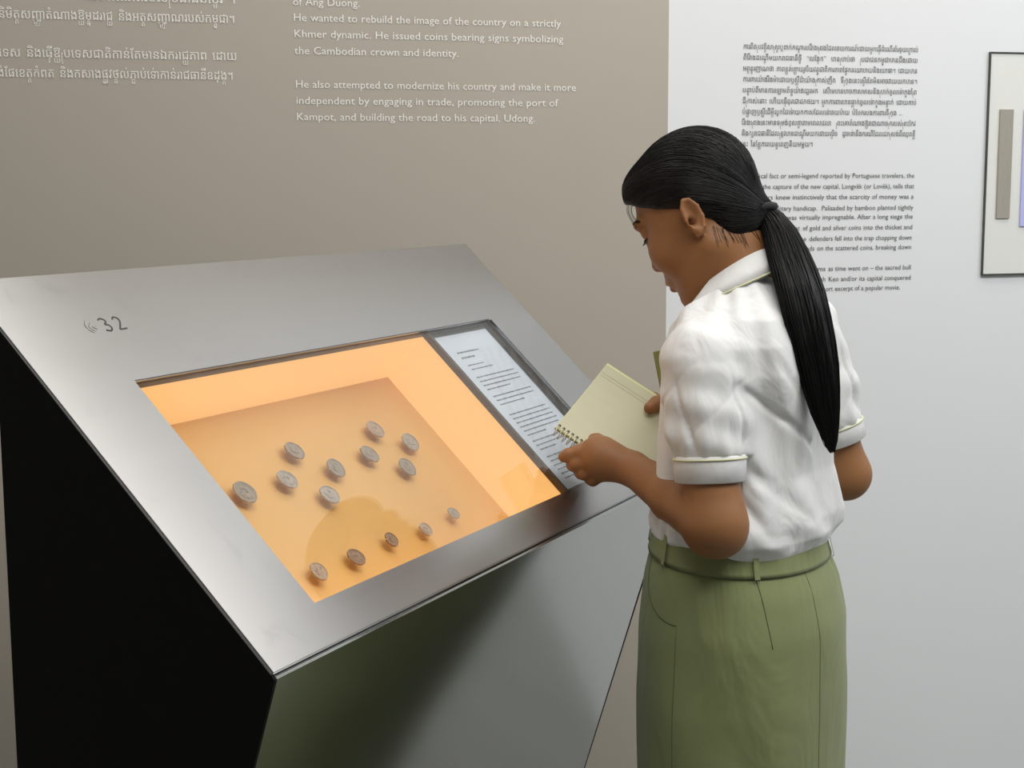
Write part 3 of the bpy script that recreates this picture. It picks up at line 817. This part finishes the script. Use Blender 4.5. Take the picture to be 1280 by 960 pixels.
# ---- hair: a swept-back cap and a low ponytail, each with strands
TIE = H(-.082, 0, -.042)
g = Field(axis(-.20, .10, .0025), axis(-.10, .18, .0025), axis(1.26, 1.52, .0025))
def cap_fn(X, Y, Z):
    a, l, u = to_head(X, Y, Z)
    def el(c, r):
        k0 = np.sqrt(((a - c[0]) / r[0]) ** 2 + (l / r[1]) ** 2 + ((u - c[1]) / r[2]) ** 2)
        k1 = np.sqrt(((a - c[0]) / r[0] ** 2) ** 2 + (l / r[1] ** 2) ** 2 + ((u - c[1]) / r[2] ** 2) ** 2) + 1e-6
        return k0 * (k0 - 1) / k1
    d = el((-.008, .043), (.096, .079, .087))
    front = el((.048, .074), (.043, .060, .038))       # volume over the forehead
    k = .02; h = np.clip(.5 + .5 * (d - front) / k, 0, 1); d = d * (1 - h) + front * h - k * h * (1 - h)
    back = el((-.054, -.012), (.037, .050, .056))
    h = np.clip(.5 + .5 * (d - back) / k, 0, 1); d = d * (1 - h) + back * h - k * h * (1 - h)
    low = el((-.040, -.040), (.037, .050, .031))
    h = np.clip(.5 + .5 * (d - low) / k, 0, 1); d = d * (1 - h) + low * h - k * h * (1 - h)
    line = np.interp(a, [-.13, -.090, -.070, -.045, -.022, -.012, .010, .030, .060, .080, .12], [-.050, -.072, -.078, -.072, -.046, .006, .020, .032, .053, .072, .084]).astype(np.float32)
    return np.maximum(d, (line - u) * .8)
g.op(cap_fn, (-.3, -.3, 1), (.3, .3, 2))
g.cone(H(-.060, 0, -.026), TIE, .030, .014, .02)
V, Q = g.mesh(); V = smooth_mesh(V, Q, 3, .5)
hair = np_obj('hair', V, Q, M['hair'], person)
del g
# strands combed from the hairline to the tie, laid on the cap
from mathutils.bvhtree import BVHTree
bvh = BVHTree.FromPolygons([tuple(v) for v in V], [tuple(q) for q in Q])
st = MB(); rs = random.Random(11)
tie_v = Vector(TIE)
cen = Vector(H(-.01, 0, .03))
for i in range(1250):
    side = rs.choice((1, 1, 1, -1))
    th = rs.uniform(0, 1)
    # root on the front hairline, over the crown or by the ear
    if th < .48:
        w = rs.uniform(0, 1); root = H(.100 - .02 * w - .05 * max(0, w - .6), side * (.002 + .085 * w), .115 - .066 * w + rs.uniform(-.008, .012))
    elif th < .70: root = H(rs.uniform(-.01, .06), side * .085, rs.uniform(.028, .060))
    elif th < .93: root = H(rs.uniform(-.065, -.02), side * .075, rs.uniform(-.072, -.01))
    else: root = H(rs.uniform(-.03, .08), rs.uniform(-.05, .06), .125)
    r0 = Vector(root); pts = []; lf = rs.uniform(.0009, .0024)
    n = 26; dr = (r0 - cen).normalized(); dt = (tie_v - cen).normalized()
    lat = dr.dot(Vector(h_l)); dc = Vector(h_u) * (.15 + 1.0 * max(0, dr.dot(Vector(h_u)))) + Vector(h_l) * lat * 1.1 + Vector(h_f) * rs.uniform(-.25, .05)
    if .70 < th < .93: dc = (dr + dt) * .5 + Vector(h_u) * rs.uniform(-.06, .1)
    for k in range(n):
        t = k / (n - 1)
        d = dr * (1 - t) ** 2 + dc * (2 * t * (1 - t)) + dt * t * t
        p = cen + d.normalized() * .09
        hit = bvh.ray_cast(cen + d.normalized() * .25, -d.normalized())
        q = hit[0] if hit[0] is not None else p
        lift = -.0006 + min(1, t * 6) * lf
        if t > .88: q = q.lerp(tie_v, (t - .88) / .12)
        pts.append(q + d.normalized() * lift)
    st.tube(pts, [.0004 + .0004 * math.sin(math.pi * k / (n - 1)) for k in range(n)], 4, False)
st_o = st.build('strands', M['strand'], hair, True)
# ponytail: many locks following one path
pp = np.array([[TIE[0], TIE[1], TIE[2]], [.046, -.014, 1.352], [.058, -.044, 1.312], [.069, -.072, 1.268], [.080, -.088, 1.215], [.090, -.096, 1.165], [.098, -.100, 1.118], [.105, -.102, 1.083], [.1095, -.103, 1.060]])
pw = np.array([.013, .023, .031, .034, .034, .030, .023, .014, .004]); pt = np.array([.012, .018, .020, .020, .019, .017, .013, .008, .003])
path = spline(pp, 40); wid = np.interp(np.linspace(0, 8, 40), range(9), pw); thk = np.interp(np.linspace(0, 8, 40), range(9), pt)
wdir = unit((.92, .38, .05)); 
core = MB(); V = []; n = 20
for i in range(40):
    t = unit(path[min(i + 1, 39)] - path[max(i - 1, 0)]); w_ = unit(wdir - t * (wdir @ t)); o_ = np.cross(t, w_)
    for j in range(n):
        a = 2 * math.pi * j / n; k = 1 + .05 * math.sin(5 * a + i * .12)
        V.append(path[i] + (w_ * math.cos(a) * wid[i] + o_ * math.sin(a) * thk[i]) * k * .93)
core.add(V, [(i * n + j, i * n + (j + 1) % n, (i + 1) * n + (j + 1) % n, (i + 1) * n + j) for i in range(39) for j in range(n)] + [tuple(range(n)), tuple(39 * n + j for j in range(n))])
pony = core.build('ponytail', M['hair'], person, True)
ps = MB()
for i in range(420):
    a = rs.uniform(0, 2 * math.pi); q = math.sqrt(rs.uniform(.6, 1.08)); ph = rs.uniform(0, 6); e = rs.choice((40, 40, 39, 38, 36, 33)); pts = []
    for k in range(0, e, 3):
        t = unit(path[min(k + 1, 39)] - path[max(k - 1, 0)]); w_ = unit(wdir - t * (wdir @ t)); o_ = np.cross(t, w_)
        aa = a + .25 * math.sin(k * .09 + ph)
        pts.append(path[k] + (w_ * math.cos(aa) * wid[k] + o_ * math.sin(aa) * thk[k]) * q + (np.array([0, 0, -.006 * rs.random()]) if k > 33 else 0))
    m = len(pts); ps.tube(pts, [.0009 * (1 - .6 * k / m) for k in range(m)], 4, False)
ps.build('strands', M['strand'], pony, True)
ti = MB()
td = unit(pp[1] - pp[0])
a1 = unit(np.cross(td, (0, 0, 1))); a2 = np.cross(td, a1)
ti.tube([TIE + td * .004 + (a1 * math.cos(a) + a2 * math.sin(a)) * .0155 + td * .002 * math.sin(3 * a) for a in np.linspace(0, 2 * math.pi, 25)], .0062, 8, False)
ti.build('hair_tie', M['tie'], hair, True)
# a few loose hairs at the temple, brow and nape
lo_ = MB()
for i in range(12):
    u = rs.random(); u2 = rs.random()
    if i < 7: a, l, z = .064, .038 + .02 * u, .070; d = [(0, 0, .004), (.014, .003, -.012), (.015, .003, -.032 - .012 * u)]
    else: a, l, z = -.080, .02 * u, -.062; d = [(0, 0, .01), (-.012, 0, -.012), (-.012 - .01 * u, 0, -.03)]
    lo_.tube(spline([H(a + q[0], l + q[1], z + q[2]) for q in d], 8), [.0003] * 7 + [.00015], 4)
for i in range(26):                                   # short growth at the nape, lying on the skin
    u = rs.random(); u2 = rs.random()
    a = -.022 - .056 * u; z0 = float(np.interp(a, [-.090, -.070, -.045, -.022], [-.072, -.078, -.072, -.046])) + .020
    pts = []
    for t in (0, .33, .66, 1):
        o0 = Vector(H(a + t * (.010 * u2 - .003), .16, z0 - t * (.018 + .018 * u2 * u2)))
        hit = body_bvh.ray_cast(o0, Vector(-h_l))
        if hit[0] is None: break
        pts.append(hit[0] + Vector(h_l) * (.0008 + .0012 * (1 - t)))
    if len(pts) == 4: lo_.tube(spline(pts, 7), [.0003] * 6 + [.0001], 4)
lo_.build('loose_hair', M['strand'], hair, True)['kind'] = 'stuff'

# ---- shirt
CC = np.array([-.012, .015, 1.297])       # centre of the neck opening
h = .0026
g = Field(axis(-.20, .27, h), axis(-.24, .24, h), axis(.84, 1.34, h))
zk = [.84, .905, .920, .932, .955, 1.02, 1.10, 1.16, 1.20, 1.235, 1.262, 1.285, 1.325]
ak = [.140, .145, .154, .163, .168, .160, .155, .156, .150, .128, .092, .064, .056]
bk = [.094, .100, .109, .115, .115, .104, .100, .100, .096, .088, .075, .060, .054]
cf = [.0, .0, .0, .0, .0, .002, -.002, -.006, -.004, .002, .014, .022, .028]
def trunk(X, Y, Z):
    a = np.interp(Z, zk, ak); b = np.interp(Z, zk, bk); c = np.interp(Z, zk, cf)
    fx = (X - BC[0]) * b_f[0] + (Y - BC[1]) * b_f[1] - c; lx = (X - BC[0]) * b_l[0] + (Y - BC[1]) * b_l[1]
    an = np.arctan2(lx / a, fx / b)
    low = np.clip((1.02 - Z) / .12, 0, 1); up = np.clip((Z - 1.0) / .15, 0, 1)
    fold = low * (.0060 * np.sin(an * 9 + 4 * np.sin(Z * 21)) + .0025 * np.sin(an * 17 + Z * 30)) * np.clip((Z - .918) / .03, 0, 1)
    # drag lines from the shoulder blades to the waist
    fold = fold + .0056 * up * np.sin((an * 5.5 + Z * 34) + 1.5 * np.sin(Z * 13)) * np.clip(np.cos(an) * -.6 + .6, 0, 1) + .0030 * np.sin(an * 13 + 22 * Z + 2 * np.sin(an * 3))
    cr = lambda x, w: np.exp(-(np.sin(x) / w) ** 2)
    fold = fold + .0050 * cr(an * 2.2 + Z * 15 + .9 * np.sin(Z * 11), .16) * np.clip((Z - .93) / .05, 0, 1) * np.clip((1.24 - Z) / .05, 0, 1) + .0045 * low * cr(an * 4 - Z * 9 + .5, .2)
    r = (np.abs(fx / b) ** 2.3 + np.abs(lx / a) ** 2.3) ** (1 / 2.3)
    d = (r - 1) * np.minimum(a, b) + fold * np.clip((Z - .915) / .02, 0, 1)
    top_ = 1.260 - .80 * ((X - CC[0]) * b_f[0] + (Y - CC[1]) * b_f[1])
    return np.maximum(d, np.maximum((Z - top_) * .8, .845 - Z))
g.op(trunk, (-.3, -.3, .8), (.3, .3, 1.4))
def sleeve(sh, cuff, r0, r1, seed):
    ax = unit(cuff - sh); L = np.linalg.norm(cuff - sh)
    s1 = unit(np.cross(ax, (0, 1, 0))); s2 = np.cross(ax, s1)
    def fn(X, Y, Z):
        dx, dy, dz = X - sh[0], Y - sh[1], Z - sh[2]
        t = (dx * ax[0] + dy * ax[1] + dz * ax[2]) / L
        p = dx * s1[0] + dy * s1[1] + dz * s1[2]; q = dx * s2[0] + dy * s2[1] + dz * s2[2]
        tc = np.clip(t, 0, 1)
        rad = r0 + (r1 - r0) * tc + .010 * np.sin(np.pi * np.clip(tc * 1.05 - .05, 0, 1)) ** .8
        an = np.arctan2(q, p)
        fold = .0026 * np.sin(an * 5 + seed + 3 * tc) * (.3 + tc) * np.clip((1.0 - tc) * 4, 0, 1) + .0018 * np.sin(an * 11 + 2 * seed - 4 * tc) * tc + .002 * np.sin(t * 16 + an * 2)
        fold = fold + .0055 * np.exp(-(np.sin(an * 2 + seed * 2 + 1.1 * tc) / .15) ** 2) * np.clip(tc * 2, 0, 1) * np.clip((1.0 - tc) * 5, 0, 1) + .0016 * np.exp(-(np.sin(an * 1.5 - 5 * tc + seed) / .14) ** 2) * np.clip(1.3 - tc, 0, 1)
        e = t - tc
        return np.sqrt(p * p + q * q + (e * L) ** 2 * (t < 0)) - rad + fold + np.where(t > 1, (t - 1) * L * 3, 0)
    lo = np.minimum(sh, cuff) - .09; hi = np.maximum(sh, cuff) + .09
    g.op(fn, lo, hi, .022)
CF_L, CF_R = SH_L + (EL_L - SH_L) * .60, SH_R + (EL_R - SH_R) * .66
CF_L = CF_L + np.array([.001, 0, 0])
sleeve(SH_L, CF_L, .043, .045, 0.6); sleeve(SH_R, CF_R, .044, .045, 2.2)
g.cone(B(-.016, .035, 1.238), SH_L + np.array([0, 0, .002]), .028, .040, .04); g.cone(B(-.016, -.035, 1.238), SH_R + np.array([0, 0, .006]), .028, .042, .04)
# a crease under each arm and across the back
g.cone(B(-.070, .150, 1.150), B(-.118, .060, 1.050), .006, .003, .012, 'sub'); g.cone(B(-.085, .142, 1.120), B(-.125, .050, 1.000), .005, .003, .012, 'sub')
g.cone(B(-.095, .125, 1.205), B(-.118, .04, 1.12), .004, .003, .012, 'sub'); g.cone(B(-.060, .160, 1.060), B(-.126, .03, .960), .006, .003, .014, 'sub')
# openings: sleeves are hollow round the arms
g.cone(CF_L * .85 + SH_L * .15, CF_L + (CF_L - SH_L) * .3, .030, .0425, .003, 'sub'); g.cone(CF_R * .85 + SH_R * .15, CF_R + (CF_R - SH_R) * .3, .030, .0410, .003, 'sub')
V, Q = g.mesh(); V = smooth_mesh(V, Q, 2, .5)
shirt = np_obj('shirt', V, Q, M['shirt'], person)
del g
# cuffs with piping
def cuff(c, ax, r_in, r_out, hgt, tilt=0.0):
    ax = unit(ax); s1 = unit(np.cross(ax, (0, 1, 0))); s2 = np.cross(ax, s1); n = 40
    V = []; prof = [(r_in, -.004), (r_out, -.004), (r_out + .0015, 0), (r_out, hgt), (r_out - .002, hgt + .0012), (r_in, hgt)]
    for q, z in prof:
        for j in range(n):
            a = 2 * math.pi * j / n
            k = 1 + .02 * math.sin(2 * a + 1)
            V.append(c + ax * z + (s1 * math.cos(a) + s2 * math.sin(a)) * q * k)
    m = len(prof); F = [(i * n + j, i * n + (j + 1) % n, ((i + 1) % m) * n + (j + 1) % n, ((i + 1) % m) * n + j) for i in range(m) for j in range(n)]
    o = MB().add(V, F).build('cuff', M['shirt'], shirt, True)
    MB().tube([c + ax * .0005 + (s1 * math.cos(a) + s2 * math.sin(a)) * (r_out + .002) * (1 + .02 * math.sin(2 * a + 1)) for a in np.linspace(0, 2 * math.pi, 41)], .0012, 6, False).build('cuff_piping', M['piping'], shirt, True)
cuff(CF_L + (CF_L - SH_L) * -.01, (EL_L - SH_L) * np.array([.4, .6, 1]), .0415, .0462, .030); cuff(CF_R, EL_R - SH_R, .0405, .0460, .026)
# collar: stand and fold, open at the front
def collar():
    n = 48; V = []; inner = []; pipe = []
    c0 = CC
    for i in range(n):
        a = math.pi * (-.93 + 1.86 * i / (n - 1))          # 0 = back, +-pi = front
        ca, sa = math.cos(a), math.sin(a)
        fr_ = (1 - ca) / 2
        base = c0 - b_f * .051 * ca + b_l * .051 * sa
        topz = .028 * (1 - fr_) - .060 * fr_ - .026 * max(0, fr_ - .5) / .5
        out = -b_f * ca + b_l * sa
        fwd = b_f * .012 * fr_
        top_ = base + fwd + np.array([0, 0, topz])
        drop = .030 + .012 * fr_
        low = base + fwd + out * (.019 + .020 * abs(sa)) + np.array([0, 0, topz - drop])
        V += [top_ - out * .0015 + np.array([0, 0, -.020]), top_, top_ + out * .004 + np.array([0, 0, .0015]), (top_ + low) / 2 + out * .0075, low + out * .002, low, (top_ + low) / 2 + out * .003]
        pipe.append(low * .86 + ((top_ + low) / 2 + out * .0095) * .14 + out * .0022)
    m = 7; F = [(i * m + j, i * m + j + 1, (i + 1) * m + j + 1, (i + 1) * m + j) for i in range(n - 1) for j in range(m - 1)]
    o = MB().add(V, F).build('collar', M['shirt'], shirt, True)
    MB().tube(pipe, .0013, 6).build('collar_piping', M['piping'], shirt, True)
collar()

# ---- skirt
SC = np.array([.003, .0, 0]) 
szk = [.930, .905, .865, .80, .70, .57, .40, .20, .13]
sak = [.152, .158, .172, .184, .190, .192, .196, .205, .208]
sbk = [.108, .113, .126, .136, .139, .137, .140, .150, .153]
sxk = [.0, .001, .004, .007, .0085, .010, .010, .010, .010]
def sk(be, z, off=0.0):
    """point on the skirt: be = angle from the front towards her left"""
    a = np.interp(-z, [-q for q in szk], sak) + off; b = np.interp(-z, [-q for q in szk], sbk) + off; x = np.interp(-z, [-q for q in szk], sxk)
    low = min(1, max(0, (.80 - z) / .4))
    w = 1 + low * (.020 * math.sin(be * 5 + .6) + .012 * math.sin(be * 9 + z * 5)) + .010 * math.sin(be * 4 + 9 * z + 1.3) * math.sin(z * 17 + be * 2) * min(1, max(0, (.84 - z) / .12)) + .006 * min(1, max(0, (.86 - z) / .1)) * math.sin(be * 7 + 14 * z)
    dg = math.degrees(be) % 360
    for b0, wd_, am, zt in ((104, 9, .013, .80), (127, 7, .016, .76), (152, 8, .014, .80), (190, 9, .016, .84), (216, 8, .014, .80)):
        w -= 1.6 * am * math.exp(-((dg - b0 - 14 * (.7 - z)) / wd_) ** 2) * min(1, max(0, (zt - z) / .12)) * (.6 + .4 * math.sin(z * 13 + b0))
    p = SC + np.array([x, 0, 0]) + b_f * b * math.cos(be) * w + b_l * a * math.sin(be) * w
    tilt = .012 * math.cos(be) * max(0, min(1, (z - .82) / .08))      # the waist sits lower at the back
    return np.array([p[0], p[1], z + tilt])
def wrap(z0, z1, n, m, off, thick):
    V = []
    rows = list(np.linspace(z0, z1, m))
    for z in rows: V += [sk(2 * math.pi * j / n, z, off) for j in range(n)]
    for z in rows[::-1]: V += [sk(2 * math.pi * j / n, z, off - thick) for j in range(n)]
    k = 2 * m
    return V, [(i * n + j, i * n + (j + 1) % n, ((i + 1) % k) * n + (j + 1) % n, ((i + 1) % k) * n + j) for i in range(k) for j in range(n)]
V, F = wrap(.905, .13, 128, 70, 0, .003)
skirt = MB().add(V, F).build('skirt', M['skirt'], person, True)
V, F = wrap(.938, .899, 128, 8, .0035, .004)
wb = MB().add(V, F).build('waistband', M['skirt'], skirt, True)
D = math.radians
for be in (136, 208, 74, 25, -25, -74, -110):
    V = []
    for z, o_ in ((.939, .0040), (.937, .0075), (.931, .0078), (.905, .0078), (.899, .0072), (.896, .0040)):
        V += [sk(D(be - 1.6), z, o_), sk(D(be + 1.6), z, o_)]
    V2 = [sk(D(be + s * 1.6), z, .0034) for z in (.939, .896) for s in (-1, 1)]
    MB().add(V, [(2 * i, 2 * i + 1, 2 * i + 3, 2 * i + 2) for i in range(5)]).build('belt_loop', M['skirt'], skirt)
def seam(name, path, r=.0007):
    MB().tube([sk(D(b), z, -.0001 if z < .899 else .0035) for b, z in path], r, 5).build(name, M['seam'], skirt, True)
seam('back_seam', [(170, z) for z in np.linspace(.898, .14, 40)])
seam('side_seam', [(88, z) for z in np.linspace(.826, .14, 36)])
seam('side_seam', [(-88, z) for z in np.linspace(.898, .14, 36)])
seam('dart', [(136 + 5 * t, .898 - .10 * t) for t in np.linspace(0, 1, 10)], .0008)
seam('dart', [(226 + 5 * t, .898 - .10 * t) for t in np.linspace(0, 1, 10)], .0008)
seam('pocket_edge', [(54 + 34 * (1 - math.cos(t * math.pi / 2)), .896 - .070 * math.sin(t * math.pi / 2)) for t in np.linspace(0, 1, 14)], .0011)
seam('pocket_edge', [(-54 - 34 * (1 - math.cos(t * math.pi / 2)), .896 - .070 * math.sin(t * math.pi / 2)) for t in np.linspace(0, 1, 14)], .0011)
# ---- shoes
for sg in (1, -1):
    s_ = Field(axis(-.22, .16, .004), axis(-.2, .24, .004), axis(-.004, .09, .004))
    s_.cone(B(-.03, .065 * sg, .036), B(.13, .077 * sg, .028), .040, .034, .03)
    s_.ell(B(.10, .075 * sg, .028), (.06, .042, .03), [b_f, b_l, (0, 0, 1)], .02)
    s_.F = np.maximum(s_.F, .004 - s_.z[None, None, :])
    V, Q = s_.mesh(); sh = np_obj('shoe', V, Q, M['shoe'], person)
    so = MB()
    ol = [B(.045 + .115 * math.cos(t), .070 * sg + .040 * math.sin(t) , 0) for t in np.linspace(0, 2 * math.pi, 28, endpoint=False)]
    so.prism([(p[0], p[1]) for p in ol], (0.0, .010), lambda x, y, z: (x, y, z)).build('sole', M['shoe'], sh)

# ------------------------------------------------------------------ spiral notebook in her hands
e1 = unit((.75, -.296, -.48)); e2 = np.array((.63, .46, .62)); e2 = unit(e2 - e1 * (e1 @ e2)); en = np.cross(e1, e2)
C0 = np.array([-.2590, .0685, 1.0635])
NB = Vector(C0); NB.rotate(Matrix.Rotation(YAW, 3, 'Z'))
note = empty('spiral_notebook', PB + NB, YAW)
tag(note, 'open spiral notebook with pale yellow-green pages held in both hands', 'notebook')
M['page'] = mat('pale_page', (0.58, 0.565, 0.40), 0.7, noise_amt=0.04, noise_scale=14)
M['page_edge'] = mat('page_edge', (0.70, 0.75, 0.38), 0.7)
M['rule'] = mat('page_rule', (0.45, 0.45, 0.33), 0.7)
M['hole'] = mat('punched_hole', (0.05, 0.045, 0.03), 0.8)
M['wire'] = mat('coil_wire', (0.62, 0.58, 0.46), 0.35, metal=0.5)
M['cover'] = mat('olive_cover', (0.30, 0.30, 0.10), 0.6)
NL, NW = .165, .134
def bend(x, y): return .010 * (x / NL) ** 2 - .006 * math.sin(math.pi * y / NW) * .5
def N(x, y, z): return e1 * x + e2 * y + en * (z + bend(x, y))
def sheet(z0, z1, x0, x1, y0, y1, n=14, m=8):
    xs = np.linspace(x0, x1, n); ys = np.linspace(y0, y1, m); V = []
    for z in (z0, z1): V += [N(x, y, z) for x in xs for y in ys]
    F = []
    for k in (0, 1):
        for i in range(n - 1):
            for j in range(m - 1):
                q = [k * n * m + i * m + j, k * n * m + (i + 1) * m + j, k * n * m + (i + 1) * m + j + 1, k * n * m + i * m + j + 1]; F.append(q if k else q[::-1])
    o = n * m
    for i in range(n - 1): F += [(i * m, (i + 1) * m, o + (i + 1) * m, o + i * m), (i * m + m - 1, o + i * m + m - 1, o + (i + 1) * m + m - 1, (i + 1) * m + m - 1)]
    for j in range(m - 1): F += [(j, o + j, o + j + 1, j + 1), ((n - 1) * m + j, (n - 1) * m + j + 1, o + (n - 1) * m + j + 1, o + (n - 1) * m + j)]
    return MB().add(V, F)
sheet(-.0062, -.0050, -.001, NL + .001, -.001, NW + .001).build('cover', M['cover'], note)
sheet(-.0049, -.0004, 0, NL, 0, NW).build('page_block', M['page_edge'], note)
sheet(-.0003, 0, 0.0005, NL - .0005, 0.0005, NW - .003).build('page', M['page'], note)
seamx = MB()
for yy in (.112, .117): seamx.tube([N(x, yy, .0001) for x in np.linspace(.003, NL - .003, 14)], .0003, 4)
seamx.build('page_rule', M['rule'], note)
co = MB(); ho = MB()
nh = 21
for i in range(nh):
    x = .004 + i * (NL - .008) / (nh - 1); y = .0055
    ring_ = [N(x + .0023 * math.cos(a), y + .0023 * math.sin(a), .0003) for a in np.linspace(0, 2 * math.pi, 10, endpoint=False)]
    ho.add(ring_, [tuple(range(10))])
    co.tube([N(x + .0010 * math.sin(a / 2), -.0030 + .0088 * math.cos(a), -.003 + .0080 * math.sin(a)) for a in np.linspace(.1, 2 * math.pi - .1, 16)], .0008, 5)
ho.build('punched_holes', M['hole'], note); co.build('coil_binding', M['wire'], note, True)
# ------------------------------------------------------------------ second booklet held behind the notebook
bo = Vector((-.0915, .122, 1.071)); bo.rotate(Matrix.Rotation(YAW, 3, 'Z'))
bk_ = empty('booklet', PB + bo, YAW)
tag(bk_, 'thin olive booklet upright behind the notebook, against the white shirt front', 'booklet')
for nm, z0, z1, mt, ins in (('cover', 0, .0012, 'cover', 0), ('pages', .0012, .005, 'page', .002), ('cover', .005, .0062, 'cover', 0)):
    MB().box(0 + ins, .065 - ins, z0, z1, 0 + ins, .0975 - ins, fn=lambda x, y, z: tuple(np.array([.975, .10, .19]) * x + np.array([-.09, .99, -.05]) * y + np.array([-.195, .03, .98]) * z)).build(nm, M[mt], bk_)
